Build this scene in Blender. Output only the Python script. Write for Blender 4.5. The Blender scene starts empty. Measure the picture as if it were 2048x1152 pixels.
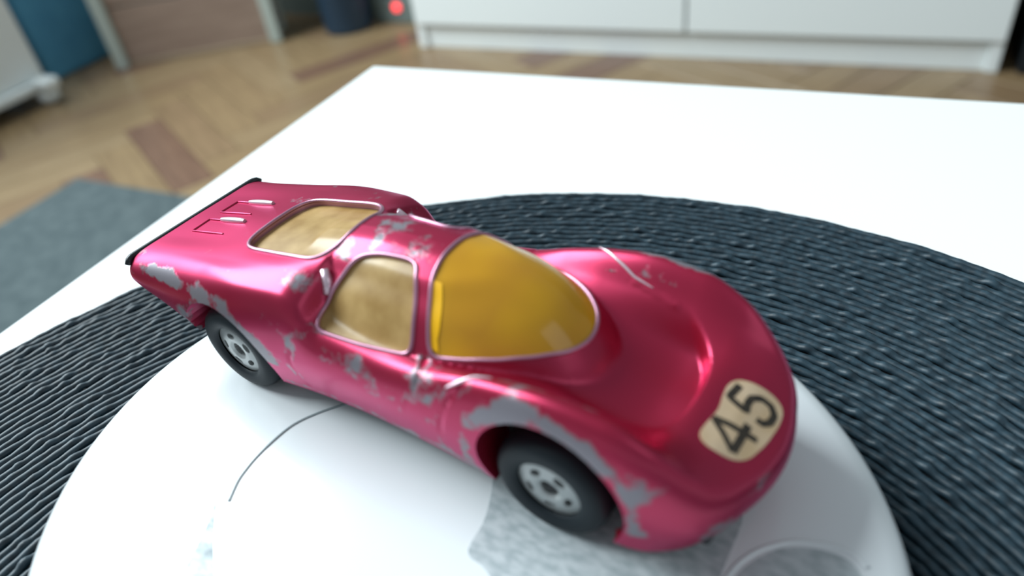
import bpy, bmesh, math, random
import numpy as np
from mathutils import Vector, Matrix
from mathutils.noise import noise as pnoise
random.seed(45)
S = bpy.context.scene
C = S.collection
PI = math.pi
# ---------------- camera, world, lights, exposure ----------------
CAM_Z = 0.522
TT = 0.45                                   # table top height
cd = bpy.data.cameras.new('camera'); cam = bpy.data.objects.new('camera', cd); C.objects.link(cam)
M = ((0.98890636, -0.14854029, 0.0), (-0.09057076, -0.6029744, 0.79260255), (-0.11773342, -0.7838097, -0.60973863))
mw = Matrix(((M[0][0], -M[0][1], -M[0][2], 0), (M[1][0], -M[1][1], -M[1][2], 0), (M[2][0], -M[2][1], -M[2][2], CAM_Z), (0, 0, 0, 1)))
cam.matrix_world = mw
cd.sensor_width = 36; cd.lens = 36*1450/2048; cd.clip_start = 0.005; cd.clip_end = 30
cd.dof.use_dof = True; cd.dof.focus_distance = 0.098; cd.dof.aperture_fstop = 16
S.camera = cam
w = bpy.data.worlds.new('room_light'); S.world = w; w.use_nodes = True
bg = w.node_tree.nodes['Background']; bg.inputs[0].default_value = (0.80, 0.92, 1.0, 1); bg.inputs[1].default_value = 0.32
S.view_settings.view_transform = 'Standard'; S.view_settings.look = 'None'
S.view_settings.exposure = 0.0; S.view_settings.gamma = 1.0; S.view_settings.use_curve_mapping = False
A30 = math.radians(29.5)
def room(u, v, z=0.0):
    """room axes (u along the dresser wall, v away from the camera) to world"""
    return Vector((u*math.cos(A30) + v*math.sin(A30), -u*math.sin(A30) + v*math.cos(A30), z))
def area(name, loc, target, sx, sy, power, col):
    l = bpy.data.lights.new(name, 'AREA'); l.shape = 'RECTANGLE'; l.size = sx; l.size_y = sy; l.energy = power; l.color = col
    o = bpy.data.objects.new(name, l); C.objects.link(o); o.location = loc
    o.rotation_euler = (Vector(target) - Vector(loc)).to_track_quat('-Z', 'Y').to_euler(); return o
area('window_daylight', (-1.45, 1.1, 1.75), (0, 0.1, 0.45), 1.5, 1.2, 100, (0.86, 0.965, 1.0))
area('fill_light', (1.5, -1.3, 2.0), (0, 0.1, 0.45), 1.4, 1.2, 5, (0.9, 0.97, 1.0))  # added fill lamp without a real source, lifts the side away from the window
# ---------------- materials ----------------
def mat(name, col, rough=.5, metal=0., **k):
    m = bpy.data.materials.new(name); m.use_nodes = True
    b = m.node_tree.nodes['Principled BSDF']
    b.inputs['Base Color'].default_value = (*col, 1); b.inputs['Roughness'].default_value = rough; b.inputs['Metallic'].default_value = metal
    for n, v in k.items(): b.inputs[n.replace('_', ' ')].default_value = v
    return m
def nd(m, t, **k):
    n = m.node_tree.nodes.new(t)
    for a, v in k.items(): setattr(n, a, v)
    return n
def lk(m, a, b): m.node_tree.links.new(a, b)
def noisy(m, c1, c2, scale, detail=4, lo=.35, hi=.65, bump=0, bscale=None, coord='Object', stretch=(1, 1, 1)):
    tc = nd(m, 'ShaderNodeTexCoord'); mp = nd(m, 'ShaderNodeMapping'); mp.inputs['Scale'].default_value = stretch
    lk(m, tc.outputs[coord], mp.inputs[0])
    n = nd(m, 'ShaderNodeTexNoise'); n.inputs['Scale'].default_value = scale; n.inputs['Detail'].default_value = detail
    lk(m, mp.outputs[0], n.inputs['Vector'])
    r = nd(m, 'ShaderNodeValToRGB'); r.color_ramp.elements[0].position = lo; r.color_ramp.elements[1].position = hi
    r.color_ramp.elements[0].color = (*c1, 1); r.color_ramp.elements[1].color = (*c2, 1)
    lk(m, n.outputs['Fac'], r.inputs[0]); b = m.node_tree.nodes['Principled BSDF']
    lk(m, r.outputs[0], b.inputs['Base Color'])
    if bump:
        n2 = nd(m, 'ShaderNodeTexNoise'); n2.inputs['Scale'].default_value = bscale or scale; lk(m, mp.outputs[0], n2.inputs['Vector'])
        bp = nd(m, 'ShaderNodeBump'); bp.inputs['Strength'].default_value = bump; bp.inputs['Distance'].default_value = .0005
        lk(m, n2.outputs['Fac'], bp.inputs['Height']); lk(m, bp.outputs[0], b.inputs['Normal'])
    return m
M_white = mat('white_lacquer', (.86, .89, .89), .35)
M_dress = mat('dresser_white', (.82, .87, .87), .4)
M_ceram = mat('white_glazed_ceramic', (.82, .86, .88), .2, Coat_Weight=.25, Coat_Roughness=.06)
M_mottle = noisy(mat('grey_mottle', (.5, .55, .56), .25), (.40, .46, .48), (.58, .63, .65), 620, 8, .36, .62, stretch=(1, 2.2, 1))  # mottled grey noise colour for the patches on the dish
M_mottle2 = noisy(mat('blue_grey_mottle', (.4, .5, .55), .3), (.16, .22, .25), (.62, .70, .72), 420, 6, .36, .60, stretch=(1, 2.2, 1))
M_cord = noisy(mat('black_woven_cord', (.02, .03, .04), .5), (.007, .020, .030), (.022, .050, .070), 900, 3)
M_rubber = mat('black_rubber', (.007, .013, .018), .6, 0, Specular_IOR_Level=.3)
M_alu = mat('silver_rim', (.42, .44, .44), .42, .5)
M_dark = mat('dark_recess', (.03, .03, .035), .6)
M_zinc = noisy(mat('bare_zinc', (.3, .3, .3), .42, .65), (.30, .28, .31), (.46, .46, .48), 900)
M_amber = noisy(mat('amber_plastic', (.88, .45, .012), .14, 0, Transmission_Weight=.30, IOR=1.46, Coat_Weight=.1), (.68, .33, .02), (.97, .53, .012), 75, 2, .34, .58)
M_dusty = noisy(mat('dusty_amber_plastic', (.5, .34, .1), .38, 0, Transmission_Weight=.12), (.36, .20, .05), (.60, .39, .15), 260, 4, .3, .7)
M_inter = noisy(mat('amber_interior', (.5, .26, .03), .5), (.30, .13, .02), (.62, .34, .03), 120)
M_cream = noisy(mat('cream_sticker', (.7, .55, .33), .5), (.62, .43, .24), (.72, .54, .36), 300)
M_ink = noisy(mat('black_ink', (.03, .025, .02), .6), (.02, .016, .012), (.07, .05, .03), 2500, 3, .4, .75)
M_rug = noisy(mat('grey_rug_pile', (.09, .12, .12), .95), (.045, .066, .072), (.075, .10, .105), 60, 6, bump=.6, bscale=900)
M_blue = noisy(mat('blue_fabric', (.02, .1, .2), .8), (.075, .28, .46), (.09, .32, .50), 20)
M_navy = mat('navy_plastic', (.012, .035, .065), .45)
M_brown = noisy(mat('brown_wood', (.2, .13, .1), .5), (.31, .22, .175), (.38, .275, .22), 6, stretch=(1, 1, 8))
M_leg = mat('pale_painted_wood', (.50, .57, .53), .5)
M_wall = noisy(mat('grey_green_wall', (.16, .2, .18), .9), (.15, .19, .175), (.19, .225, .205), 3)
M_black = mat('black_plastic', (.006, .010, .014), .4)
M_red = mat('red_neon', (.8, .03, .03), .4); M_red.node_tree.nodes['Principled BSDF'].inputs['Emission Color'].default_value = (1, .07, .08, 1); M_red.node_tree.nodes['Principled BSDF'].inputs['Emission Strength'].default_value = 2.2
M_base = mat('floor_base', (.08, .05, .03), .7)
woods = []
for i, (a, b_) in enumerate([((.205, .135, .072), (.265, .18, .095)), ((.185, .12, .065), (.245, .16, .09)), ((.135, .075, .05), (.175, .10, .066)), ((.22, .15, .08), (.28, .195, .11))]):
    mm = noisy(mat('oak_block_%d' % i, a, .30), a, b_, 9, 5, stretch=(1, 9, 9)); woods.append(mm)
# car paint: candy magenta over zinc, worn through where the 'wear' attribute and noise meet
M_paint = mat('candy_magenta_paint', (.3, .01, .04), .4, 0, Coat_Weight=.5, Coat_Roughness=.2, Coat_Tint=(1, .72, .9, 1))
def _paint():
    m = M_paint; b = m.node_tree.nodes['Principled BSDF']; out = m.node_tree.nodes['Material Output']
    at = nd(m, 'ShaderNodeAttribute'); at.attribute_name = 'wear'
    tc = nd(m, 'ShaderNodeTexCoord')
    n = nd(m, 'ShaderNodeTexNoise'); n.inputs['Scale'].default_value = 300; n.inputs['Detail'].default_value = 4; n.inputs['Roughness'].default_value = .6
    lk(m, tc.outputs['Object'], n.inputs['Vector'])
    mu = nd(m, 'ShaderNodeMath', operation='MULTIPLY_ADD'); lk(m, n.outputs['Fac'], mu.inputs[0]); mu.inputs[1].default_value = 1.7; mu.inputs[2].default_value = -.35
    ad = nd(m, 'ShaderNodeMath', operation='ADD'); lk(m, at.outputs['Fac'], ad.inputs[0]); lk(m, mu.outputs[0], ad.inputs[1])
    mr = nd(m, 'ShaderNodeMapRange'); mr.inputs['From Min'].default_value = .89; mr.inputs['From Max'].default_value = 1.09
    lk(m, ad.outputs[0], mr.inputs['Value'])
    n2 = nd(m, 'ShaderNodeTexNoise'); n2.inputs['Scale'].default_value = 90; n2.inputs['Detail'].default_value = 3; lk(m, tc.outputs['Object'], n2.inputs['Vector'])
    rp = nd(m, 'ShaderNodeValToRGB'); rp.color_ramp.elements[0].color = (.21, .006, .014, 1); rp.color_ramp.elements[1].color = (.28, .008, .022, 1)
    rp.color_ramp.elements[0].position = .35; rp.color_ramp.elements[1].position = .65
    lk(m, n2.outputs['Fac'], rp.inputs[0]); lk(m, rp.outputs[0], b.inputs['Base Color'])
    fl = nd(m, 'ShaderNodeBsdfPrincipled'); fl.inputs['Base Color'].default_value = (.60, .025, .110, 1); fl.inputs['Specular Tint'].default_value = (1, .30, .85, 1); fl.inputs['Metallic'].default_value = 1; fl.inputs['Roughness'].default_value = .38
    mx = nd(m, 'ShaderNodeMixShader'); mx.inputs[0].default_value = .50; lk(m, b.outputs[0], mx.inputs[1]); lk(m, fl.outputs[0], mx.inputs[2])
    zn = nd(m, 'ShaderNodeBsdfPrincipled'); zn.inputs['Base Color'].default_value = (.24, .22, .25, 1); zn.inputs['Metallic'].default_value = .5; zn.inputs['Roughness'].default_value = .42
    mz = nd(m, 'ShaderNodeMixShader'); lk(m, mr.outputs[0], mz.inputs[0]); lk(m, mx.outputs[0], mz.inputs[1]); lk(m, zn.outputs[0], mz.inputs[2])
    lk(m, mz.outputs[0], out.inputs['Surface'])
    bp = nd(m, 'ShaderNodeBump'); bp.inputs['Strength'].default_value = .35; bp.inputs['Distance'].default_value = .0001; bp.invert = True
    lk(m, mr.outputs[0], bp.inputs['Height'])
    for q in (b, fl, zn): lk(m, bp.outputs[0], q.inputs['Normal'])
_paint()
# ---------------- helpers ----------------
def link(name, me, m=None, parent=None):
    o = bpy.data.objects.new(name, me); C.objects.link(o)
    if m is not None: o.data.materials.append(m)
    if parent is not None: o.parent = parent
    return o
def obj(name, bm, m, parent=None, smooth=False, recalc=True, angle=None):
    if recalc: bmesh.ops.recalc_face_normals(bm, faces=bm.faces)
    me = bpy.data.meshes.new(name); bm.to_mesh(me); bm.free()
    if smooth: me.shade_smooth()
    o = link(name, me, m, parent)
    if smooth and angle:
        me.set_sharp_from_angle(angle=math.radians(angle))
    return o
def pyobj(name, vs, fs, m, parent=None, smooth=True):
    me = bpy.data.meshes.new(name); me.from_pydata([tuple(v) for v in vs], [], [tuple(f) for f in fs]); me.update()
    if smooth: me.shade_smooth()
    return link(name, me, m, parent)
def tag(o, label, cat, group=None):
    o['label'] = label; o['category'] = cat
    if group: o['group'] = group
    return o
def empty(name, loc, rz=0):
    o = bpy.data.objects.new(name, None); C.objects.link(o); o.location = loc; o.rotation_euler = (0, 0, rz); o.empty_display_size = .02
    return o
def add_box(bm, a, b, bev=0, seg=2):
    r = bmesh.ops.create_cube(bm, size=1); vs = r['verts']
    for v in vs: v.co = Vector([(a[i] + b[i])/2 + v.co[i]*(b[i] - a[i]) for i in range(3)])
    if bev:
        es = list({e for v in vs for e in v.link_edges})
        bmesh.ops.bevel(bm, geom=es, offset=bev, segments=seg, affect='EDGES', profile=.6)
def box(name, a, b, m, parent=None, bev=0.002):
    bm = bmesh.new(); add_box(bm, a, b, bev); return obj(name, bm, m, parent)
def lathe(prof, n=48, sx=1, sy=1, axis='z'):
    bm = bmesh.new(); rings = []
    for r, z in prof:
        if r < 1e-7: rings.append([bm.verts.new((0, 0, z))]); continue
        rings.append([bm.verts.new((r*sx*math.cos(2*PI*k/n), r*sy*math.sin(2*PI*k/n), z)) for k in range(n)])
    for a, b in zip(rings, rings[1:]):
        for k in range(n):
            k2 = (k+1) % n
            if len(a) == 1 and len(b) == 1: continue
            if len(a) == 1: bm.faces.new((a[0], b[k], b[k2]))
            elif len(b) == 1: bm.faces.new((a[k], b[0], a[k2]))
            else: bm.faces.new((a[k], b[k], b[k2], a[k2]))
    if axis == 'y':
        for v in bm.verts: v.co = Vector((v.co.x, v.co.z, v.co.y))
    return bm
def tube_bm(pts, r, n=8, closed=False, bm=None):
    bm = bm or bmesh.new(); P = [Vector(p) for p in pts]; N = len(P); rings = []
    up = None
    for i in range(N):
        if closed: t = P[(i+1) % N] - P[i-1]
        else: t = P[min(i+1, N-1)] - P[max(i-1, 0)]
        t.normalize()
        if up is None: up = t.orthogonal().normalized()
        up = (up - t*up.dot(t)).normalized(); s = t.cross(up)
        rr = r[i] if hasattr(r, '__len__') else r
        rings.append([bm.verts.new(P[i] + (up*math.cos(2*PI*k/n) + s*math.sin(2*PI*k/n))*rr) for k in range(n)])
    for i in range(N if closed else N-1):
        a = rings[i]; b = rings[(i+1) % N]
        if closed and i == N-1:   # best match of twisted ring
            off = min(range(n), key=lambda q: (a[0].co - b[q].co).length)
            b = b[off:] + b[:off]
        for k in range(n): bm.faces.new((a[k], a[(k+1) % n], b[(k+1) % n], b[k]))
    if not closed:
        bm.faces.new(rings[0][::-1]); bm.faces.new(rings[-1])
    return bm
# ---------- car body shape (mm; x forward from rear axle, y sideways, z up from the axle) ----------
def cub(xs, ys, x):
    """monotone cubic (pchip) interpolation"""
    xs = np.asarray(xs, float); ys = np.asarray(ys, float); x = np.clip(np.asarray(x, float), xs[0], xs[-1])
    h = np.diff(xs); d = np.diff(ys) / h
    m = np.zeros(len(xs))
    for i in range(1, len(xs) - 1):
        if d[i-1] * d[i] > 0:
            w1 = 2*h[i] + h[i-1]; w2 = h[i] + 2*h[i-1]
            m[i] = (w1 + w2) / (w1/d[i-1] + w2/d[i])
    m[0] = d[0]; m[-1] = d[-1]
    k = np.clip(np.searchsorted(xs, x) - 1, 0, len(h) - 1)
    t = (x - xs[k]) / h[k]
    return ((2*t**3 - 3*t**2 + 1)*ys[k] + (t**3 - 2*t**2 + t)*h[k]*m[k] + (-2*t**3 + 3*t**2)*ys[k+1] + (t**3 - t**2)*h[k]*m[k+1])
def sstep(a, b, x):
    t = np.clip((x - a) / (b - a), 0, 1); return t*t*(3 - 2*t)
def smax(a, b, k):
    h = np.clip(0.5 + 0.5*(a - b)/k, 0, 1); return b*(1 - h) + a*h + k*h*(1 - h)
DX = [-18, -12, -6, 0, 7, 12, 14.2, 15.4, 16.8, 24, 30, 35, 40, 45, 50, 54, 57, 60, 63]
DY = [0, 5, 8, 10.5, 12.5]
DZ = [[8.6, 9.7, 10.9, 12.0, 13.2, 14.0, 14.4, 14.6, 14.0, 12, 9, 8.4, 7.9, 7.3, 6.8, 7.0, 6.0, 4.3, 2.6],
      [8.6, 9.6, 10.7, 11.8, 12.9, 13.7, 13.9, 12.4, 10.3, 9.5, 9, 8.6, 8.1, 7.6, 7.1, 7.0, 6.0, 4.2, 2.5],
      [8.6, 9.6, 10.6, 11.6, 12.7, 13.2, 12.6, 10.3, 9.3, 8.9, 8.7, 8.9, 9.4, 9.5, 9.2, 8.2, 6.5, 4.2, 2.4],
      [8.4, 9.3, 10.3, 11.3, 12.1, 12.3, 11.4, 9.6, 8.8, 8.5, 9.0, 10.4, 11.5, 12.1, 11.6, 9.9, 7.3, 4.1, 2.2],
      [8.0, 8.7, 9.5, 10.3, 10.9, 10.9, 10.1, 8.8, 8.2, 8.0, 8.5, 9.9, 11.1, 11.5, 10.8, 8.8, 6.4, 3.6, 2.0]]
GR = [0, .2, .39, .46, .61, .76, .87, 1.0, 1.12, 1.4]
GZ = [15.9, 15.75, 15.1, 14.85, 13.4, 11.9, 10.3, 8.3, 6.0, 0]
GF = [15.9, 15.8, 15.4, 15.15, 14.3, 12.9, 11.3, 8.3, 5.0, 0]
def H(x, y):
    x = np.asarray(x, float); y = np.abs(np.asarray(y, float))
    cols = [cub(DX, z, x) for z in DZ]
    c = np.stack(cols, -1)
    yy = np.clip(y, 0, 12.9)
    # cubic through the five columns (Catmull-Rom on non-uniform knots, symmetric at y=0)
    K = np.array([-5.] + DY + [15.]); C = np.concatenate([c[..., 1:2], c, 2*c[..., 4:5] - c[..., 3:4]], -1)
    k = np.clip(np.searchsorted(K, yy, side='right') - 1, 1, 4)
    def g(i): return np.take_along_axis(C, i[..., None], -1)[..., 0]
    k0 = K[k]; k1 = K[k+1]; t = (yy - k0)/(k1 - k0)
    p0, p1, p2, p3 = g(k-1), g(k), g(k+1), g(k+2)
    m1 = (p2 - p0)/(K[k+1] - K[k-1])*(k1 - k0); m2 = (p3 - p1)/(K[k+2] - K[k])*(k1 - k0)
    D = (2*t**3-3*t**2+1)*p1 + (t**3-2*t**2+t)*m1 + (-2*t**3+3*t**2)*p2 + (t**3-t**2)*m2
    # hood recess with a crisp front lip
    lip = 53.4 - 0.028*y**2 - 0.0006*y**4
    dep = 2.0*sstep(40, 51, x)*(1 - sstep(lip - .25, lip + .6, x))*(1 - sstep(5.6, 8.0, y))
    D = D - dep
    # cabin dome
    fx = np.where(x > 25, (x - 25)/18.9, 0); ys = y/(9.3 + .2*sstep(15, 25, x))
    rr = (fx**2.35 + ys**2.35)**(1/2.35)
    wf = fx**2/(fx**2 + ys**2 + 1e-6)
    G = cub(GR, GZ, rr)*(1 - wf) + cub(GR, GF, rr)*wf - 0.9*(np.clip(22 - x, 0, 30)/8)**1.6
    G = np.where(x < 9, G - (9 - x)*.8, G)
    return smax(D, G, .35)
OX = [-18.2, -18.0, -17, -12, -5, 0, 6, 13, 20, 28, 36, 44, 49, 52, 54, 56, 58, 59.3, 60.3, 61, 61.5, 61.6]
OW = [10.9, 11.3, 11.8, 12.1, 12.6, 12.8, 12.7, 12.3, 12.2, 12.4, 12.7, 13.0, 12.9, 12.6, 12.2, 11.5, 10.4, 9.2, 7.6, 5.7, 3.0, 2.0]
def outline(n=400):
    """half outline (y>=0) from rear centre to front centre, equally spaced by arc length"""
    xs = np.r_[np.linspace(-18.2, -17, 40), np.linspace(-16.9, 55, 400), np.linspace(55.05, 61.0, 120)]
    w = cub(OX, OW, xs)
    px = np.r_[np.full(30, -18.2), xs]; py = np.r_[np.linspace(0, 10.87, 30), w]
    # blunt round nose
    yn = np.linspace(w[-1], 0, 40)[1:]
    xn = 61.0 + 1.1*(1 - (yn/w[-1])**2)
    px = np.r_[px, xn]; py = np.r_[py, yn]
    for _ in range(6):
        px[1:-1] = (px[:-2] + 2*px[1:-1] + px[2:])/4; py[1:-1] = (py[:-2] + 2*py[1:-1] + py[2:])/4
    s = np.r_[0, np.cumsum(np.hypot(np.diff(px), np.diff(py)))]
    q = np.linspace(0, s[-1], n)
    return np.interp(q, s, px), np.interp(q, s, py), q
# ================= the room =================
def frame_obj(o, u, v, z=0, rz=0):
    o.location = room(u, v, z); o.rotation_euler = (0, 0, -A30 + rz); return o
U0, U1, V0, V1 = -1.95, 1.3, -1.2, 1.49
fl_ = box('floor', (U0, V0, -.03), (U1, V1, -.004), M_base, None, 0); frame_obj(fl_, 0, 0); fl_['kind'] = 'structure'
# herringbone oak blocks, each a plank of its own
BW, BL = .068, .34
bmk = bmesh.new(); add_box(bmk, (-BL/2 + .0006, -BW/2 + .0006, -.008), (BL/2 - .0006, BW/2 - .0006, 0), .0012, 1)
plank_me = []
for i in range(4):
    me = bpy.data.meshes.new('plank'); bmk.to_mesh(me); me.materials.append(woods[i]); plank_me.append(me)
bmk.free()
cells = []
for i in range(-60, 61):
    for j in range(-14, 15):
        # classic herringbone lattice, step BW along the diagonal, period 2*BL across it
        for k in (0, 1):
            ox = i*BW + j*BL; oy = i*BW - j*BL
            if k == 0: c = (ox + BL/2, oy + BW/2, 0)
            else: c = (ox + BW/2, oy + BW + BL/2, PI/2)
            a45 = math.radians(45 + 16)
            u = c[0]*math.cos(a45) - c[1]*math.sin(a45); v = c[0]*math.sin(a45) + c[1]*math.cos(a45)
            u += .02; v += .9
            if U0 + .02 < u < U1 - .02 and V0 + .05 < v < V1 + .08:
                cells.append((u, v, c[2] + a45))
cells.sort(key=lambda c: (c[0] + .5)**2 + (c[1] - 1.15)**2)
rnd = random.Random(7)
for n, (u, v, a) in enumerate(cells[:290]):
    o = bpy.data.objects.new('plank', plank_me[rnd.choices((0, 1, 2, 3), (5, 4, 2, 4))[0]]); C.objects.link(o)
    o.parent = fl_; o.location = (u, v, -.0002*rnd.random()); o.rotation_euler = (0, 0, a)
if len(cells) > 290:
    bm = bmesh.new()
    for (u, v, a) in cells[290:]:
        k0 = len(bm.verts); add_box(bm, (-BL/2 + .0006, -BW/2 + .0006, -.008), (BL/2 - .0006, BW/2 - .0006, 0)); bm.verts.ensure_lookup_table()
        bmesh.ops.transform(bm, matrix=Matrix.Translation((u, v, 0)) @ Matrix.Rotation(a, 4, 'Z'), verts=bm.verts[k0:])
    o = obj('farther_planks', bm, woods[0], fl_); o['kind'] = 'stuff'
wb = box('wall_back', (U0, V1, -.03), (U1, V1 + .1, 1.3), M_wall, None, 0); frame_obj(wb, 0, 0); wb['kind'] = 'structure'
wl = box('wall_left', (U0 - .1, V0, -.03), (U0, V1, .75), M_wall, None, 0); frame_obj(wl, 0, 0); wl['kind'] = 'structure'
# rug
bm = bmesh.new(); add_box(bm, (-1.172, -.75, 0), (.75, .655, .008), .003)
rug = frame_obj(obj('floor_rug', bm, M_rug), 0, 0, .0005); tag(rug, 'dark grey green flat rug on the parquet left of the table', 'rug')
# dresser (shallow, white)
d = empty('white_dresser', room(-.342, 1.39)); d.rotation_euler = (0, 0, -A30)
tag(d, 'long low white dresser with flat doors standing on the parquet behind the table', 'dresser')
hw = .531
def dpart(name, a, b, bev=.0015): return box(name, a, b, M_dress, d, bev)
dpart('side_panel', (-hw, -.085, 0), (-hw + .018, .095, .42)); dpart('side_panel', (hw - .018, -.085, 0), (hw, .095, .42))
dpart('plinth', (-hw + .018, -.078, 0), (hw - .018, -.066, .045))
dpart('back_panel', (-hw + .018, .085, .0), (hw - .018, .094, .42))
dpart('bottom_board', (-hw + .018, -.07, .045), (hw - .018, .085, .056))
dpart('top_board', (-hw - .004, -.09, .42), (hw + .004, .097, .438))
dpart('cabinet_door', (-hw + .002, -.0905, .051), (.036, -.0715, .415)); dpart('cabinet_door', (.041, -.0905, .051), (hw - .001, -.0715, .415))
# black floor box at the right of the dresser
bx = empty('black_speaker', room(.30, 1.36)); bx.rotation_euler = (0, 0, -A30)
tag(bx, 'black box shaped speaker standing on the floor right of the white dresser', 'speaker')
box('cabinet', (-.085, -.06, 0), (.1, .12, .38), M_black, bx, .004)
fr = box('speaker_cloth', (-.075, -.066, .03), (.09, -.0605, .36), M_black, bx, .002)
# navy bin
bm = lathe([(0, 0), (.052, 0), (.056, .004), (.062, .26), (.064, .264), (.060, .264), (.054, .01), (0, .008)], 40)
for v in bm.verts: pass
bn = obj('waste_bin', bm, M_navy, None, True, True, 40); bn.location = room(-1.128, 1.405); tag(bn, 'dark navy round waste bin on the floor between white legs and dresser', 'bin')
# socket strip with a red glowing switch
ps = empty('power_strip', room(-1.022, 1.462, 0)); ps.rotation_euler = (0, 0, -A30)
tag(ps, 'grey power strip with glowing red switch on the floor beside the dresser', 'power strip')
box('strip_body', (-.055, -.018, 0), (.06, .022, .055), mat('strip_grey', (.15, .19, .18), .5), ps, .004)
bm = lathe([(0, 0), (.0105, 0), (.0105, .003), (.008, .005), (0, .0055)], 20, axis='y')
for v in bm.verts: v.co.y = -v.co.y
sw = obj('red_switch', bm, M_red, ps, True, True, 40); sw.location = (.012, -.0182, .038); sw['label'] = 'glowing red switch'
# brown chest with pale posts, standing at an angle
ch = empty('brown_cabinet', room(-1.416, 1.205)); ch.rotation_euler = (0, 0, -A30 + math.radians(34))
tag(ch, 'brown wooden cabinet with two pale legs standing at the back left', 'cabinet')
hl = .178
for sx in (-1, 1):
    for yy in (0, .10):
        bm = bmesh.new(); add_box(bm, (sx*hl - .013, yy - .013, 0), (sx*hl + .013, yy + .013, .5), .003); obj('leg', bm, M_leg, ch)
box('front_panel', (-hl + .013, .004, .012), (hl - .013, .016, .13), M_brown, ch, .001)
box('front_panel', (-hl + .013, .004, .134), (hl - .013, .016, .48), M_brown, ch, .001)
box('lower_rail', (-hl + .013, -.004, .0), (hl - .013, .012, .011), mat('pale_brown', (.36, .27, .19), .5), ch, .001)
box('side_panel', (-hl - .006, .013, .02), (-hl + .006, .087, .48), M_brown, ch, .001); box('side_panel', (hl - .006, .013, .02), (hl + .006, .087, .48), M_brown, ch, .001)
box('top', (-hl - .02, -.02, .5), (hl + .02, .12, .515), M_leg, ch, .002)
# blue storage box
bb = empty('blue_storage_box', room(-1.80, 1.10)); bb.rotation_euler = (0, 0, -A30)
tag(bb, 'dark blue fabric storage box on the floor behind the white cabinet', 'box')
bm = bmesh.new(); add_box(bm, (-.12, -.10, 0), (.12, .12, .32), .012, 3); obj('box_body', bm, M_blue, bb, True, True, 40)
bm = bmesh.new(); add_box(bm, (-.126, -.106, .3205), (.126, .126, .345), .008, 3); obj('lid', bm, M_blue, bb, True, True, 40)
# white cabinet at far left
wc = empty('white_side_cabinet', room(-1.735, .70)); wc.rotation_euler = (0, 0, -A30)
tag(wc, 'white floor cabinet on a protruding foot at the left edge, nearest the rug', 'cabinet')
box('cabinet_body', (-.14, -.28, .05), (.148, .235, .6), M_dress, wc, .006)
box('base_board', (-.14, -.26, .03), (.165, .215, .049), M_dress, wc, .006)
for yy in (-.2, .215):
    bm = lathe([(0, 0), (.012, 0), (.021, .008), (.023, .018), (.017, .0295), (0, .0298)], 20); o = obj('foot', bm, M_dress, wc, True); o.location = (.158, yy, 0)
    bm = lathe([(0, 0), (.012, 0), (.021, .008), (.023, .018), (.017, .0295), (0, .0298)], 20); o = obj('foot', bm, M_dress, wc, True); o.location = (-.11, yy, 0)
bm = bmesh.new(); add_box(bm, (.155, .19, .034), (.205, .228, .058), .01, 3); obj('foot_bar', bm, M_dress, wc, True, True, 50)
# coffee table
tb = empty('coffee_table', room(.147, -.1095)); tb.rotation_euler = (0, 0, -A30)
tag(tb, 'square white lacquered coffee table carrying the black mat, white dish and toy car', 'table')
bm = bmesh.new(); add_box(bm, (-.275, -.275, TT - .05), (.275, .275, TT), .0012, 3); obj('tabletop', bm, M_white, tb, True, True, 40)
for sx in (-1, 1):
    for sy in (-1, 1):
        box('leg', (sx*.25 - .025, sy*.25 - .025, 0), (sx*.25 + .025, sy*.25 + .025, TT - .0501), M_white, tb, .0012)
# ================= woven mat =================
mt = empty('round_placemat', (-.0141, .0190, TT)); tag(mt, 'round black placemat woven from concentric cord rings under the white dish', 'placemat')
R_M, PITCH = .1035, .00138
bm = lathe([(0, .0001), (R_M - .001, .0001), (R_M - .0005, .0004), (0, .0004)], 96); obj('backing', bm, M_dark, mt)
rr = R_M - PITCH*.5; k = 0
def cord_ring(R):
    n = max(40, int(2*PI*R/.00048)); m = 6
    a = np.arange(n)*2*PI/n
    def nz(f, o, st=1): 
        w_ = np.array([pnoise(Vector((math.cos(t)*R*f, math.sin(t)*R*f, o + R*977))) for t in a[::st]])
        return np.interp(np.arange(n), np.arange(0, n, st), w_, period=n)
    w1 = nz(260, 3.1, 2); w2 = nz(620, 9.7); q = a*int(2*PI*R/.0026) + R*9173.1
    knot = np.clip(w2 - .12, 0, 1)                      # short raised fibres that catch the light
    rad = .00062*(1 + .04*np.sin(q) + .16*w1)
    zc = .00080 + .00014*w1 + .00060*knot*(.25 if R > R_M - .002 else 1)
    rc = R + .00016*w1*(.3 if R > R_M - .002 else 1)
    th = np.arange(m)*2*PI/m + PI/6; tt0 = 0
    vs = np.empty((n, m, 3))
    for j, t in enumerate(th):
        tt = t
        r_ = rc + rad*np.cos(tt); vs[:, j, 0] = r_*np.cos(a); vs[:, j, 1] = r_*np.sin(a); vs[:, j, 2] = zc + rad*.95*np.sin(tt)
    idx = np.arange(n*m).reshape(n, m); nx = np.roll(idx, -1, 0)
    fs = np.stack([idx, nx, np.roll(nx, -1, 1), np.roll(idx, -1, 1)], -1).reshape(-1, 4)
    return vs.reshape(-1, 3), fs
while rr > .003:
    vs, fs = cord_ring(rr); pyobj('cord_ring', vs, fs, M_cord, mt); rr -= PITCH
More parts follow.
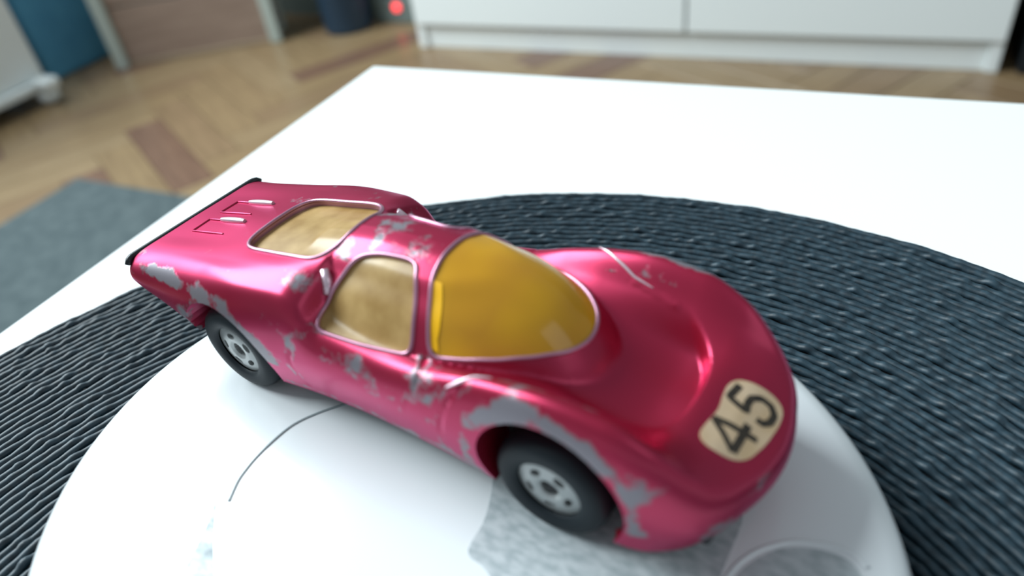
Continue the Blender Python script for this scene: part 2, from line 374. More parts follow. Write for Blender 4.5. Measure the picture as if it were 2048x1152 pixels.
# ================= white oval dish =================
DZ0 = .00155
dh = CAM_Z - .0621 - TT - DZ0               # top of the dish at the wheel contact height
dish = empty('white_dish', (-.01095, .04972, TT + DZ0), math.atan2(.64283528, -.76600444))
tag(dish, 'upturned oval white glazed dish with grey mottled patches under the toy car', 'dish')
ax, ay = .04659, .04131
prof = [(0, dh - .001), (.0, dh)]
prof = [(0, dh), (.3, dh), (.6, dh), (.80, dh), (.90, dh - .00005), (.945, dh - .0002), (.972, dh - .0006), (.990, dh - .0013), (1.0, dh - .0024), (.999, dh - .0034), (.985, dh - .0042), (.95, dh - .0046), (.80, .0012), (.78, .0), (.70, .0), (.68, .0012), (.55, dh - .0035), (0, dh - .0035)]
bm = lathe(prof, 160, ax, ay); obj('dish_body', bm, M_ceram, dish, True, True, 60)
def decal(name, pts, m, h=.00004, closed_pts=True):
    """thin grey patch lying on the dish (world xy in mm relative to the camera foot)"""
    P = np.array(pts, float)
    # Chaikin smoothing
    for _ in range(2):
        Q = np.roll(P, -1, 0); P = np.stack([.75*P + .25*Q, .25*P + .75*Q], 1).reshape(-1, 2)
    inv = dish.matrix_basis.inverted(); bm = bmesh.new()
    vs = []
    for x, y in P:
        c = inv @ Vector((x/1000, y/1000, TT + DZ0)); r = math.hypot(c.x/ax, c.y/ay)
        if r > .9: c.x *= .9/r; c.y *= .9/r
        vs.append(bm.verts.new((c.x, c.y, dh + h)))
    f = bm.faces.new(vs); bmesh.ops.triangulate(bm, faces=[f])
    r = bmesh.ops.extrude_face_region(bm, geom=bm.faces[:])
    for g in r['geom']:
        if isinstance(g, bmesh.types.BMVert): g.co.z -= h*1.2
    return obj(name, bm, m, dish)
decal('grey_mottled_patch', [(-4.7, 50.11), (-5.41, 46.01), (-6.35, 43.2), (-7.53, 41.7), (-8.19, 40.06), (-6.66, 38.86), (-5.62, 36.65), (-4.9, 34.12), (-2, 31), (6, 29), (12.8, 31.37), (14.61, 34.28), (17.2, 37.6), (19.0, 40.1), (18.5, 44), (13, 49.6), (1.93, 54.78)], M_mottle)
decal('grey_mottled_patch', [(13.64, 31.24), (15.9, 34.07), (17.63, 35.12), (19.76, 35.89), (21.68, 36.08), (24.17, 35.41), (25.94, 34.25), (26.66, 32.91), (26, 30), (20, 26), (14, 27.5)], M_mottle)
decal('grey_mottled_patch', [(-34.98, 50.95), (-34.71, 48.7), (-34.21, 45.92), (-33.12, 42.0), (-32.16, 38.36), (-32.5, 34), (-36.14, 35.5), (-36.6, 42.49), (-35.76, 45.89), (-35.28, 48.18), (-35.25, 50.04)], M_mottle2)
def ridge(name, pts, r, m):
    inv = dish.matrix_basis.inverted(); P = []
    pts = np.array(pts); s = np.linspace(0, len(pts) - 1, 60); X = cub(np.arange(len(pts)), pts[:, 0], s); Y = cub(np.arange(len(pts)), pts[:, 1], s)
    for x, y in zip(X, Y):
        c = inv @ Vector((x/1000, y/1000, TT + DZ0)); P.append((c.x, c.y, dh - r*.3))
    return obj(name, tube_bm(P, r, 10), m, dish, True)
ridge('relief_line', [(-21.5, 63.0), (-25.03, 62.09), (-27.87, 60.82), (-30.42, 58.23), (-32.23, 55.52), (-33.18, 53.27), (-33.59, 50.83)], .00022, mat('grey_relief_glaze', (.34, .40, .42), .3))
ridge('relief_line', [(13.01, 31.33), (15.3, 34.17), (17.23, 35.54), (19.55, 36.34), (21.77, 36.54), (24.47, 35.87), (26.58, 34.65), (27.39, 33.03)], .00028, M_ceram)
# ================= the toy car =================
HZ = 6.0
def L3(p): return Vector((p[0]/1000, -p[1]/1000, (p[2] + HZ)/1000))
car = empty('toy_race_car', (-.0272061, .0777235, CAM_Z - .0561210 - HZ/1000), math.radians(-37.85))
tag(car, 'worn magenta red toy race car with amber windows and number 45 on white dish', 'toy car')
# --- body surface grid
NH = 330
ox, oy, q = outline(NH)
ox = np.r_[ox, ox[-2:0:-1]]; oy = np.r_[oy, -oy[-2:0:-1]]; NC = len(ox)
xm = np.empty(NC)
for i in range(NC):
    x, y = ox[i], abs(oy[i])
    xm[i] = x if x < 50 else 50 + (x - 50)*.55
    if x < -2: xm[i] = -2 + (x + 2)*.74
    if x < -17.9: xm[i] -= .9*(1 - y/11.3)
    if x > 58: xm[i] += .3*(1 - y/8)
TF = np.r_[np.linspace(0, .985, 46)]
INS = .84 - .12*(1 - sstep(-3, 6, ox))
rows = []
for t in TF: rows.append(((xm + (ox - xm)*INS*t/.985*.985), oy*INS*t/.985*.985))
rows = [np.stack([xm + (ox - xm)*INS*t, oy*INS*t], 1) for t in TF]
top = []
for r in rows: top.append(np.c_[r, H(r[:, 0], r[:, 1])])
Pi = np.stack([xm + (ox - xm)*INS, oy*INS], 1); zi = H(Pi[:, 0], Pi[:, 1])
Pj = np.stack([xm + (ox - xm)*(INS - .03), oy*(INS - .03)], 1); zj = H(Pj[:, 0], Pj[:, 1])
sl = (zi - zj)/.03; 
zmw = cub([-18.2, -14, -5, 0, 8, 20, 34, 44, 52, 57, 60, 61.9], [6.3, 5.6, 5.2, 5.2, 4.8, 4.6, 4.8, 5.0, 3.6, 1.9, 1.5, 1.3], ox)
zmw = np.minimum(zmw, zi - 1.2)
zb = cub([-18.2, -16.5, -12, -8, -4, 6, 20, 37, 50, 55, 58, 61.9], [5.0, 4.2, 2.2, .9, -.5, -2.2, -2.0, -1.6, -2.0, -2.7, -3.0, -3.2], ox)
tuck = cub([-18.2, -12, 0, 8, 20, 34, 42, 52, 57, 61.4], [1.0, 1.2, .9, 1.3, 1.5, 1.2, .8, .5, 1.2, 2.2], ox)
nx = np.gradient(oy); ny = -np.gradient(ox); nn = np.hypot(nx, ny); nx, ny = -nx/nn, -ny/nn   # outward normal
sgn = np.sign(nx*(ox - 20) + ny*oy); nx *= sgn; ny *= sgn
P0 = np.c_[Pi, zi]; P3 = np.c_[ox, oy, zmw]
P1 = np.c_[Pi + (np.stack([ox, oy], 1) - Pi)*.62, zi + sl*(1 - INS)*.5 - .05]
P2 = np.c_[ox, oy, zmw + (zi - zmw)*.52]
side = []
for t in np.linspace(0, 1, 26)[1:]:
    side.append((1-t)**3*P0 + 3*(1-t)**2*t*P1 + 3*(1-t)*t*t*P2 + t**3*P3)
for t in np.linspace(0, 1, 22)[1:]:
    side.append(np.c_[ox - nx*tuck*t**1.8, oy - ny*tuck*t**1.8, zmw + (zb - zmw)*t])
grid = np.array(top + side)                   # rows x columns x 3
NR = len(grid)
# panel lines
def resample(pts, n=60):
    p = np.array(pts, float); s = np.r_[0, np.cumsum(np.linalg.norm(np.diff(p, axis=0), axis=1))]
    qq = np.linspace(0, s[-1], n); return np.stack([cub(s, p[:, i], qq) for i in range(3)], 1)
LINES = [(resample([(17.0, 10.8, 9.3), (15.6, 11.3, 9.4), (14.4, 12.3, 8.4), (12.9, 12.6, 6.4), (11.8, 12.6, 3.6), (11.8, 12.2, .8), (12.4, 11.6, -1)]), .38, .28),
         (resample([(29.6, 9.0, 8.7), (30.3, 10.3, 8.9), (30.4, 11.6, 8.4), (29.6, 12.5, 6.5), (28.4, 12.7, 4), (27.6, 12.5, 1.5), (27.4, 11.8, -1)]), .20, .26),
         (resample([(48.4, 8.0, 9.0), (43.8, 8.8, 9.9), (38.8, 10.4, 10.6), (36.2, 11.2, 10.0), (34.6, 12.2, 8.6), (33.6, 12.8, 6), (32.8, 12.8, 3), (32.6, 12.2, .2)], 90), .34, .28)]
G = grid.reshape(-1, 3)
Ga = G.copy(); Ga[:, 1] = np.abs(Ga[:, 1])
du = np.roll(grid, -1, 1) - np.roll(grid, 1, 1); dv = np.gradient(grid, axis=0)
Nn = np.cross(du, dv); Nn /= np.linalg.norm(Nn, axis=2, keepdims=True) + 1e-9
Nn = Nn.reshape(-1, 3)
# make normals point outwards
s_ = np.sign(Nn[:, 2]); out = (Nn[:, 0]*(G[:, 0] - 20)*.2 + Nn[:, 1]*G[:, 1] + Nn[:, 2]*4); Nn *= np.where(out < 0, -1, 1)[:, None]
disp = np.zeros(len(G)); edge = np.zeros(len(G))
for ln, dp, wd in LINES:
    b0 = ln.min(0) - 1.5; b1 = ln.max(0) + 1.5
    m_ = np.all((Ga > b0) & (Ga < b1), axis=1); idx = np.where(m_)[0]
    dd = np.linalg.norm(Ga[idx, None, :] - ln[None], axis=2).min(1)
    disp[idx] = np.minimum(disp[idx], -dp*np.exp(-(dd/wd)**2) + .13*np.exp(-((dd - .62)/.25)**2))
    edge[idx] = np.maximum(edge[idx], np.where(G[idx, 1] > 0, .36, .12)*np.exp(-((dd - .6)/.3)**2))
G2 = G + Nn*disp[:, None]; G2[:, 0] -= .08*G2[:, 1]*sstep(50, 60, G2[:, 0])
# wear amount
x, y, z = G[:, 0], Ga[:, 1], G[:, 2]; right = G[:, 1] > 0
def blob(cx, cy, cz, rx, ry, rz): return np.exp(-(((x - cx)/rx)**2 + ((y - cy)/ry)**2 + ((z - cz)/rz)**2))
wear = edge + 0.02
ra = np.hypot(x, z); fa = np.hypot(x - 44.4, z - 1.6)
wear = np.maximum(wear, .62*np.exp(-((ra - 8.3)/1.4)**2)*(y > 10)*(z > 2)*np.where(x > -1, 1, .8))
wear = np.maximum(wear, .60*np.exp(-((fa - 9.0)/1.2)**2)*(y > 9)*(z > 0)*np.where(right, 1, .6))
wear = np.maximum(wear, .85*blob(-11, 11.5, 8.6, 7.5, 1.3, 1.1))  # rear crest: bare metal, enlarged to imitate the window highlight as well
wear = np.maximum(wear, .76*blob(-.5, 12.3, 8.6, 4.6, 1.5, 1.5))
wear = np.maximum(wear, .55*blob(-16.5, 11.3, 6.5, 1.6, 2.5, 2.2))
wear = np.maximum(wear, .42*blob(7, 12.6, 4.5, 4.5, 2, 3.0))
wear = np.maximum(wear, .36*blob(22, 12, 7, 9, 1.0, 3.0))
wear = np.maximum(wear, .44*blob(31, 12, 7, 3.4, 2, 4.0))
wear = np.maximum(wear, .62*blob(42, 12.2, 10.2, 4.5, 1.6, 1.0))
wear = np.maximum(wear, .66*blob(52.8, 11.2, 5.2, 2.6, 2.2, 3.6))
wear = np.maximum(wear, .60*blob(59, 7.0, 0, 2.0, 2.5, 2.4))
wear = np.maximum(wear, .50*blob(61.0, 0, 2.6, .8, 9, .8))
wear = np.maximum(wear, np.where(right, 0, .80)*np.maximum(blob(49.5, 12.2, 10.1, 6.0, .8, 1.2), blob(56, 11.3, 6.2, 3, 1.2, 2.2)))
wear = np.maximum(wear, np.where(right, 0, .60)*sstep(10.3, 11.2, y)*sstep(2, 5, z)*sstep(40, 47, x))
wear = np.maximum(wear, .47*blob(21, 0, 15.5, 7, 5.5, 1.6))
wear = np.maximum(wear, .52*blob(16, 4, 14.6, 2.5, 5, 1.0))
wear = np.maximum(wear, .46*np.exp(-((z - (np.interp(x, [6, 37], [-2.0, -1.4]) + .6))/.8)**2)*(x > 6)*(x < 38))
wear = np.maximum(wear, .5*np.exp(-((z - np.interp(x, [-18, -12, -6], [5.0, 2.4, .6]))/.8)**2)*(x < -5))
wear = np.maximum(wear, .22*blob(5, 8, 12.5, 25, 8, 3))
wear = wear*1.08 + .03*(y > 9)
bm = bmesh.new()
lay = bm.verts.layers.float.new('wear')
VV = []
for k in range(len(G2)):
    v = bm.verts.new(G2[k]); v[lay] = float(wear[k]); VV.append(v)
for r in range(NR - 1):
    for c in range(NC):
        c2 = (c + 1) % NC
        bm.faces.new((VV[r*NC + c], VV[r*NC + c2], VV[(r+1)*NC + c2], VV[(r+1)*NC + c]))
bmesh.ops.remove_doubles(bm, verts=bm.verts, dist=.02)
# orient outwards (mm frame is mirrored later, so just recalc there)
def cut(bm, poly, ax2, cond, keep=True):
    """cut the prism of a convex polygon out of the mesh; returns the removed patch as (verts, faces)"""
    i, j = ax2; P = np.array(poly, float); c = P.mean(0)
    lo = P.min(0) - .7; hi = P.max(0) + .7
    def region():
        return [f for f in bm.faces if lo[0] < (m := f.calc_center_median())[i] < hi[0] and lo[1] < m[j] < hi[1] and cond(m)]
    planes = []
    F = region()
    for a, b in zip(P, np.roll(P, -1, 0)):
        n2 = np.array([b[1] - a[1], -(b[0] - a[0])]);
        L_ = np.linalg.norm(n2)
        if L_ < 1e-6: continue
        n2 /= L_
        if n2 @ (c - a) > 0: n2 = -n2
        no = [0, 0, 0]; no[i], no[j] = n2; co = [0, 0, 0]; co[i], co[j] = a
        planes.append((Vector(co), Vector(no)))
        es = {e for f in F for e in f.edges}; vs = {v for f in F for v in f.verts}
        res = bmesh.ops.bisect_plane(bm, geom=list(F) + list(es) + list(vs), dist=1e-4, plane_co=co, plane_no=no)
        F = [f for f in set(F) | {g for g in res['geom'] if isinstance(g, bmesh.types.BMFace)} if f.is_valid]
        F = list(set(F))
    inn = [f for f in F if all((f.calc_center_median() - co).dot(no) < 1e-5 for co, no in planes)]
    vid = {}; vs = []; fs = []
    for f in inn:
        fs.append([vid.setdefault(v, len(vid)) for v in f.verts])
    vs = [None]*len(vid)
    for v, k_ in vid.items(): vs[k_] = v.co.copy()
    bmesh.ops.delete(bm, geom=inn, context='FACES')
    return vs, fs
def rim_loop(vs, fs):
    """ordered boundary of a patch"""
    cnt = {}
    for f in fs:
        for a, b in zip(f, f[1:] + f[:1]):
            cnt[(a, b)] = 1
    bd = {a: b for (a, b) in cnt if (b, a) not in cnt}
    best = []
    while bd:
        s = next(iter(bd)); lp = [s]; nx_ = bd.pop(s)
        while nx_ in bd and nx_ != s: lp.append(nx_); nx_ = bd.pop(nx_)
        if len(lp) > len(best): best = lp
    return [vs[k_] for k_ in best]
def even(P, n, closed=True, smooth=2):
    A = np.array([tuple(p) for p in P]); A = np.vstack([A, A[:1]]) if closed else A
    s = np.r_[0, np.cumsum(np.linalg.norm(np.diff(A, axis=0), axis=1))]
    qq = np.linspace(0, s[-1], n + 1)[:-1] if closed else np.linspace(0, s[-1], n)
    Q = np.stack([np.interp(qq, s, A[:, k_]) for k_ in range(3)], 1)
    for _ in range(smooth):
        if closed: Q = (np.roll(Q, 1, 0) + 2*Q + np.roll(Q, -1, 0))/4
    return Q
def roundpoly(P, r, n=5):
    """round the corners of a polygon"""
    P = [Vector((p[0], p[1])) for p in P]; rs = r if hasattr(r, '__len__') else [r]*len(P); out_ = []
    for k_ in range(len(P)):
        a, b, c_ = P[k_-1], P[k_], P[(k_+1) % len(P)]; rr_ = rs[k_]
        if rr_ == 0: out_.append((b.x, b.y)); continue
        d1 = min(rr_, (a - b).length*.48); d2 = min(rr_, (c_ - b).length*.48)
        p = b + (a - b).normalized()*d1; q_ = b + (c_ - b).normalized()*d2
        for t in np.linspace(0, 1, n): o_ = p*(1-t)**2 + b*2*t*(1-t) + q_*t*t; out_.append((o_.x, o_.y))
    return out_
def patch_obj(name, patch, off, thick, m, bulge=0, parent=None):
    vs, fs = patch; A = np.array([tuple(v) for v in vs]); c = A.mean(0)
    b = bmesh.new(); vv = [b.verts.new(L3(v)) for v in vs]
    for f in fs:
        try: b.faces.new([vv[k_] for k_ in f])
        except ValueError: pass
    bmesh.ops.recalc_face_normals(b, faces=b.faces)
    b.normal_update()
    # outward = away from the car's centre line
    cc = L3((c[0], 0, 4)); s = sum(f.normal.dot(f.calc_center_median() - cc)*f.calc_area() for f in b.faces)
    if s < 0: bmesh.ops.reverse_faces(b, faces=b.faces); b.normal_update()
    nrm = {v: v.normal.copy() for v in b.verts}
    for v in b.verts: v.co += nrm[v]*(off/1000)
    r = bmesh.ops.extrude_face_region(b, geom=b.faces[:])
    new = [g for g in r['geom'] if isinstance(g, bmesh.types.BMVert)]
    b.normal_update()
    avg = sum((nrm[v] for v in nrm if v.is_valid), Vector()).normalized()
    for v in new: v.co += avg*(-thick/1000)*0
    kd = [v for v in b.verts if v not in set(new)]
    # push the original layer inwards
    for v in kd: v.co -= nrm[v]*(thick/1000)
    o = obj(name, b, m, parent or body_root, True, True, 50)
    return o
body_root = car
FR = mat('worn_window_rim', (.50, .25, .35), .34, .75)
FRB = mat('worn_highlight_edge', (.8, .62, .7), .3, .6)  # pale tone for worn metal and painted highlights
def window(name, poly, ax2, cond, pane_m, rimr=.25, thick=.7, off=-.25):
    patch = cut(bm, poly, ax2, cond)
    pane = patch_obj(name, patch, off, thick, pane_m)
    lp = even(rim_loop(*patch), 110, True, 3)
    fb = tube_bm([L3(p) for p in lp], rimr/1000, 8, True)
    cen = np.mean([tuple(v) for v in patch[0]], axis=0); e1 = lp[30] - lp[0]; e2 = lp[70] - lp[0]; nn_ = np.cross(e1, e2); nn_ /= np.linalg.norm(nn_)
    if nn_[2] < 0: nn_ = -nn_
    if nn_[1]*cen[1] < 0 and abs(cen[1]) > 3: nn_[1] = -nn_[1]
    A_ = [fb.verts.new(L3(p)) for p in lp]; B_ = [fb.verts.new(L3(p - nn_*1.3)) for p in lp]
    for k_ in range(len(lp)): fb.faces.new((A_[k_], A_[(k_+1) % len(lp)], B_[(k_+1) % len(lp)], B_[k_]))
    f = obj('window_frame', fb, FR, car, True, True, 60)
    return pane
SW = [(17.3, 10.85), (20.1, 10.45), (23.2, 10.1), (26.6, 9.85), (28.0, 9.1), (27.4, 6.5), (25.8, 3.3), (24.3, 3.1), (20.8, 3.4), (19.0, 3.9), (17.5, 5.1), (16.5, 6.5), (15.75, 7.7), (15.6, 8.7), (15.9, 10.0), (16.2, 10.5)]
for s in (1, -1):
    pl = [(a, b*s) for a, b in roundpoly(SW, .6, 3)]
    window('side_window', pl, (0, 1), lambda m, s=s: m.y*s > 1 and m.z > 7.8, M_dusty)
half = [(27.8, 1.5), (28.1, 4.0), (29.1, 6.7), (30.0, 8.95), (33.8, 8.1), (37.1, 6.95), (40.0, 5.3), (42.2, 3.2), (43.1, 1.1)]
WS = half + [(a, -b) for a, b in half[::-1]]
ws = window('windshield', roundpoly(WS, [0, .6, .3, .9, .8, .8, .8, .8, .8]*2 if False else .7, 3), (0, 1), lambda m: m.z > 7.4, M_amber, .24, .8, -.10)
b = bmesh.new(); fa_ = []  # strip along the windshield edge, its glow painted as saturated yellow
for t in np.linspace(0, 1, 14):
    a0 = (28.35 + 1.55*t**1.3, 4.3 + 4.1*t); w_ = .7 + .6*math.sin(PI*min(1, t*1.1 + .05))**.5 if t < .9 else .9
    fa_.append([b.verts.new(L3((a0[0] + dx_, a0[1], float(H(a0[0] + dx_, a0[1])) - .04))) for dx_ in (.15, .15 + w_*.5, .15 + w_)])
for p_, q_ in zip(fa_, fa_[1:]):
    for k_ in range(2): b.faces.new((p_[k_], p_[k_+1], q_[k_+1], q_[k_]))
fl2 = obj('windshield_edge_glow', b, mat('amber_edge_glow', (1.0, .52, .0), .4), car, True); fl2['label'] = 'windshield edge by the right pillar, its glow painted yellow'
RW = [(-.3, 3.6), (.5, 5.3), (2.2, 5.75), (8, 5.85), (12.3, 5.9), (13.5, 5.2), (14.9, 2.6)]
RW = RW + [(a, -b) for a, b in RW[::-1]]
window('rear_window', roundpoly(RW, .8, 3), (0, 1), lambda m: m.z > 9, M_dusty, .25, .8, -.75)
# wheel arches: cut the sides, then turn the lip inwards
def arch(cx, cz, rx, rz, s):
    n = 40; pl = [(cx + rx*math.cos(2*PI*k_/n), cz + rz*math.sin(2*PI*k_/n)) for k_ in range(n)]
    patch = cut(bm, pl, (0, 2), lambda m: m.y*s > 9.0)
    return pl
for s in (1, -1):
    arch(.2, .4, 7.3, 7.6, s); arch(44.7, 2.2, 7.6, 7.6, s)
bedges = [e for e in bm.edges if e.is_boundary and all(abs(v.co.y) > 8.8 for v in e.verts) and (math.hypot(e.verts[0].co.x - .2, e.verts[0].co.z - .4) < 7.9 or math.hypot(e.verts[0].co.x - 44.7, e.verts[0].co.z - 2.2) < 7.9) and (math.hypot(e.verts[1].co.x - .2, e.verts[1].co.z - .4) < 7.9 or math.hypot(e.verts[1].co.x - 44.7, e.verts[1].co.z - 2.2) < 7.9)]
r = bmesh.ops.extrude_edge_only(bm, edges=bedges)
v1_ = [g for g in r['geom'] if isinstance(g, bmesh.types.BMVert)]; e1_ = [g for g in r['geom'] if isinstance(g, bmesh.types.BMEdge) and all(v in set(v1_) for v in g.verts)]
for g in v1_: g.co.y = 10.6*(1 if g.co.y > 0 else -1); g[lay] = 0
r = bmesh.ops.extrude_edge_only(bm, edges=e1_)
arch_in = set()
for g in r['geom']:
    if isinstance(g, bmesh.types.BMVert):
        g.co.y = 7.4*(1 if g.co.y > 0 else -1); g[lay] = 0; arch_in.add(g)
        if g.co.z > 3: g.co.z = 3 + (g.co.z - 3)*.52
# lower edge: roll it under the body
v1s = set(v1_)
low = [e for e in bm.edges if e.is_boundary and all(v.co.z < 5.3 and (abs(v.co.y) > 2 or v.co.x > 50 or v.co.x < -10) and v not in arch_in and v not in v1s for v in e.verts) and e not in set(bedges)]
r = bmesh.ops.extrude_edge_only(bm, edges=low)
for g in r['geom']:
    if isinstance(g, bmesh.types.BMVert):
        d_ = Vector((20 - g.co.x, -g.co.y, 0))
        g.co.y *= .90; g.co.x += (20 - g.co.x)*.02; g.co.z += .25; g[lay] = 0
for v in bm.verts: v.co = L3(v.co)
body = obj('body', bm, M_paint, car, True, True, 38)
body['label'] = 'magenta paint worn to grey metal along edges'
# inner walls of the wheel arches, underside
for s in (1, -1):
    for cx_ in (.2, 44.7):
        bmc = bmesh.new(); add_box(bmc, tuple(L3((cx_ - 7.6, s*7.4 + .1, -2.2))), tuple(L3((cx_ + 7.6, s*7.4 - .1, 6.6)))); obj('wheel_well', bmc, M_dark, car)
bmc = bmesh.new()
add_box(bmc, (-.012, -.0085, .0032), (.0585, .0085, .0052), .0006)
add_box(bmc, (.009, -.0105, .0036), (.0362, .0105, .0050), .0005)
obj('chassis', bmc, M_black, car, True, True, 40)
# rear grille panel and exhaust under the tail lip
bmc = bmesh.new(); add_box(bmc, (-.0172, -.0098, .0105), (-.0165, .0098, .0136), .0002)
for k_ in range(5): add_box(bmc, (-.01755, -.0092, .0108 + k_*.00055), (-.0171, .0092, .01105 + k_*.00055), 0)
obj('tail_grille', bmc, M_dark, car)
# front air intake under the nose
bmc = bmesh.new(); add_box(bmc, (.0560, -.0045, .0035), (.0572, .0045, .0052), .0003); obj('front_intake', bmc, M_dark, car)
# cabin interior
bmc = bmesh.new(); add_box(bmc, (.0165, -.0078, .0095), (.0395, .0078, .0105), .0004)
add_box(bmc, (.0166, -.0076, .0105), (.0182, .0076, .0165), .0006)
add_box(bmc, (.035, -.0062, .0105), (.038, .0062, .0132), .0008)
obj('cabin_floor', bmc, M_inter, car, True, True, 40)
for s in (-1, 1):
    bmc = bmesh.new(); add_box(bmc, (.0225, s*.0036 - .0027, .0106), (.0295, s*.0036 + .0027, .0128), .0008, 3)
    g = bmesh.ops.create_cube(bmc, size=1); 
    for v in g['verts']: v.co = Vector((.0212 + v.co.x*.0018 - v.co.z*.0020, s*.0036 + v.co.y*.0052, .0148 + v.co.z*.0062))
    bmesh.ops.bevel(bmc, geom=list({e for v in g['verts'] for e in v.link_edges}), offset=.0006, segments=3, affect='EDGES')
    obj('seat', bmc, M_inter, car, True, True, 40)
sw_ = tube_bm([(.0335 - .0006*math.sin(a_), .0036 + .0017*math.cos(a_), .0142 + .0016*math.sin(a_)) for a_ in np.linspace(0, 2*PI, 24, endpoint=False)], .00025, 8, True)
obj('steering_wheel', sw_, M_inter, car, True)
bmc = bmesh.new(); add_box(bmc, (-.001, -.0062, .0105), (.0155, .0062, .0145), .0015, 3); add_box(bmc, (.002, -.0022, .0145), (.012, .0022, .0160), .0008, 3)
obj('engine_block', bmc, M_inter, car, True, True, 40)
# louvres on the rear deck: a thin rib, a bold rib with wear and highlight painted pale, a low rear sill
for s in (1, -1):
    ya, yb = (3.75, .9) if s > 0 else (-.9, -3.85)      # ya: rib nearer the right side of the car, yb: bold one
    def rib(b, yy, x0, x1, r0, lift=.02):
        P = [L3((x0 + (x1 - x0)*t, yy, float(H(x0 + (x1 - x0)*t, yy)) + lift)) for t in np.linspace(0, 1, 14)]
        return tube_bm(P, [r0*(.35 + .65*math.sin(PI*min(.97, max(.03, t)))**.3) for t in np.linspace(0, 1, 14)], 10, False, b)
    b = rib(None, ya, -13.1, -6.3, .00020); rib(b, yb, -13.1, -10.2, .0002)
    P = [L3((-13.1 , ya + (yb - ya)*t, float(H(-13.1, ya + (yb - ya)*t)) + .02)) for t in np.linspace(0, 1, 6)]
    tube_bm(P, .00018, 8, False, b)
    lv = obj('louvre', b, M_paint, car, True, True, 60)
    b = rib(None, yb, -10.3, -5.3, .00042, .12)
    obj('louvre_edge', b, FRB, lv, True, True, 60)['label'] = 'bright rib, worn and with a painted highlight'
# dark trim under the tail lip
P = [L3((-18.15 + .55*sstep(10.0, 11.6, abs(yy)) , yy, 8.15 - .9*sstep(10.6, 11.8, abs(yy)))) for yy in np.linspace(-11.2, 11.2, 50)]
obj('tail_trim', tube_bm(P, .00045, 10), M_black, car, True)
# side notch at the rear of the door frame
for s in (1, -1):
    b = bmesh.new()
    P = [L3((14.6, s*6.1, float(H(14.6, 6.1)) + .05)), L3((15.2, s*6.6, float(H(15.2, 6.6)) + .12)), L3((15.5, s*7.4, float(H(15.5, 7.4)) + .1))]
    tube_bm(P, [.00045, .0006, .0004], 10, False, b); obj('hinge_boss', b, FRB, car, True)
# creases where the fenders meet the cowl, their highlight painted in a pale tone
for pts_ in ([(34.6, 12.1), (35.6, 11.5), (37.0, 10.6), (38.6, 10.1)], [(38.2, -11.3), (38.9, -10.9), (41.0, -9.9), (43.4, -8.9), (45.6, -8.5)]):
    q_ = even([(a, b, 0) for a, b in pts_], 24, False)
    P = [L3((a, b, float(H(a, b)) + .02)) for a, b, _ in q_]
    obj('fender_crease_highlight', tube_bm(P, [.00019*(.25 + .75*math.sin(PI*min(.96, max(.04, t)))**.6) for t in np.linspace(0, 1, 24)], 8), FRB, car, True)
# sticker with the number
def drape(pts2, lift):
    return [L3((a - .08*b*float(sstep(50, 60, a)), b, float(H(a, b)) + lift)) for a, b in pts2]
def drape_mesh(name, poly, lift, m, parent, th=.00006):
    P = np.array(poly, float); n = len(P); c = P.mean(0); b = bmesh.new(); R_ = 9; rings = []
    for k_ in range(1, R_ + 1): rings.append([b.verts.new(p) for p in drape([tuple(c + (p - c)*k_/R_) for p in P], lift)])
    ce = b.verts.new(drape([tuple(c)], lift)[0])
    for k_ in range(n): b.faces.new((ce, rings[0][k_], rings[0][(k_+1) % n]))
    for r0, r1 in zip(rings, rings[1:]):
        for k_ in range(n): b.faces.new((r0[k_], r1[k_], r1[(k_+1) % n], r0[(k_+1) % n]))
    sk = [b.verts.new(v.co - Vector((0, 0, lift*.0012))) for v in rings[-1]]
    for k_ in range(n): b.faces.new((rings[-1][k_], sk[k_], sk[(k_+1) % n], rings[-1][(k_+1) % n]))
    return obj(name, b, m, parent, True, True, 50)
ST = [(55.65, 4.2), (55.75, 2.8), (56.05, .9), (55.75, -.6), (55.55, -2.3), (56.1, -3.6), (57.6, -4.2), (59.2, -4.35), (60.3, -3.7), (60.6, -1.9), (60.45, .9), (59.9, 3.4), (58.9, 4.5), (57.3, 4.9), (56.2, 4.8)]
stk = drape_mesh('number_sticker', roundpoly(ST, .8, 4), .05, M_cream, car); stk['label'] = 'cream rounded sticker with black number 45'
def stroke(name, pts, wd):
    P = even([(a, b, 0) for a, b in pts], 40, False)[:, :2]
    T = np.gradient(P, axis=0); T /= np.linalg.norm(T, axis=1, keepdims=True); Nn_ = np.stack([-T[:, 1], T[:, 0]], 1)
    b = bmesh.new(); Lr = []
    for k_ in range(len(P)):
        e = [P[k_] + Nn_[k_]*wd*q_ for q_ in (-1, -.33, .33, 1)]
        Lr.append([b.verts.new(p) for p in drape([tuple(v) for v in e], .075)])
    for a, c_ in zip(Lr, Lr[1:]):
        for k_ in range(3): b.faces.new((a[k_], a[k_+1], c_[k_+1], c_[k_]))
    return b
def join(bms):
    o = bms[0]
    for g in bms[1:]:
        t = bpy.data.meshes.new('t'); g.to_mesh(t); o.from_mesh(t); g.free(); bpy.data.meshes.remove(t)
    return o
d4 = join([stroke('', [(56.0, 1.95), (57.3, 1.6), (59.75, 1.15)], .30), stroke('', [(56.0, 1.95), (57.3, 2.75), (58.65, 3.75)], .28), stroke('', [(58.65, 3.75), (58.65, 2.2), (58.6, .35)], .34)])
o4 = obj('digit_four', d4, M_ink, stk)
d5 = stroke('', [(56.45, -2.95), (56.2, -1.05), (57.2, -.85), (57.95, -.75), (57.7, -1.5), (57.75, -2.4), (58.4, -3.1), (59.3, -3.1), (59.9, -2.4), (59.9, -1.4), (59.45, -.75), (58.9, -.75)], .32)
o5 = obj('digit_five', d5, M_ink, stk)
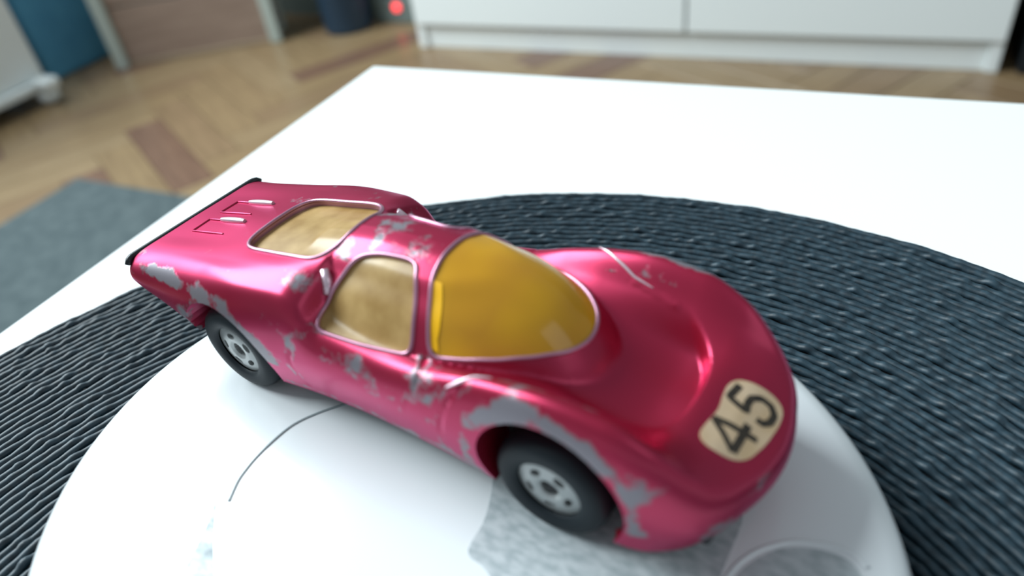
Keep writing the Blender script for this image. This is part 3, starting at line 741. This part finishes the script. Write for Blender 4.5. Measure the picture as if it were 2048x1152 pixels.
# wheels
def wheel(x, s):
    R_ = 6.0
    prof = [(3.35, 11.35), (3.5, 11.62), (3.9, 11.75), (4.7, 11.82), (5.3, 11.68), (5.72, 11.3), (5.93, 10.8), (6.0, 10.2), (6.0, 9.0), (5.9, 8.5), (5.5, 8.1), (4.0, 8.0), (3.3, 8.1)]
    b = lathe([(r_/1000, z_/1000) for r_, z_ in prof], 72, 1, 1, 'y')
    for v in b.verts: v.co = Vector((v.co.x + x/1000, -s*v.co.y, v.co.z + HZ/1000))
    t = obj('tire', b, M_rubber, car, True, True, 60)
    # rim disc with five holes and a centre hole, cut through
    b = bmesh.new(); n = 80; rs = [.15, .5, .9, 1.3, 1.8, 2.3, 2.8, 3.15, 3.4]
    rg = [[b.verts.new((x + r_*math.cos(2*PI*k_/n), s*(11.15 + .35*math.sin(min(1, r_/3.2)*PI)**1.0*.9 - (.25 if r_ < 1 else 0)), r_*math.sin(2*PI*k_/n))) for k_ in range(n)] for r_ in rs]
    for a, c_ in zip(rg, rg[1:]):
        for k_ in range(n): b.faces.new((a[k_], a[(k_+1) % n], c_[(k_+1) % n], c_[k_]))
    cuts = [(x, 0, 1.0, 1.0, 0)]
    ph = {(0, 1): .5, (44, 1): .93}.get((x, s), .2)
    for k_ in range(5):
        t_ = ph + 2*PI*k_/5; cuts.append((x + 2.15*math.cos(t_), 2.15*math.sin(t_), .40, .70, t_))
    global bm_hold
    for cx, cz, ra_, rb_, t_ in cuts:
        pl = []
        for q_ in range(14):
            a_ = ra_*math.cos(2*PI*q_/14); c2_ = rb_*math.sin(2*PI*q_/14)
            pl.append((cx + a_*math.cos(t_) - c2_*math.sin(t_), cz + a_*math.sin(t_) + c2_*math.cos(t_)))
        cut(b, pl, (0, 2), lambda m: True)
    be = [e for e in b.edges if e.is_boundary]
    r2 = bmesh.ops.extrude_edge_only(b, edges=be)
    for g in r2['geom']:
        if isinstance(g, bmesh.types.BMVert): g.co.y -= s*.7
    for v in b.verts: v.co = L3(v.co)
    rim = obj('wheel_rim', b, M_alu, t, True, True, 40)
    b = lathe([(0, 0), (.0034, 0), (.0034, .0003), (0, .0003)], 32, 1, 1, 'y')
    for v in b.verts: v.co = Vector((v.co.x + x/1000, -s*(v.co.y + .0103), v.co.z + HZ/1000))
    obj('rim_backing', b, M_dark, t)
    b = lathe([(0, .01105), (.0003, .01103), (.0005, .0109), (.0005, .0103)], 20, 1, 1, 'y')
    for v in b.verts: v.co = Vector((v.co.x + x/1000, -s*v.co.y, v.co.z + HZ/1000))
    obj('axle_cap', b, M_dark, t, True)
for x_ in (0, 44):
    for s in (1, -1): wheel(x_, s)
    obj('axle', tube_bm([L3((x_, -8.1, 0)), L3((x_, 8.1, 0))], .0006, 10), M_alu, car, True)
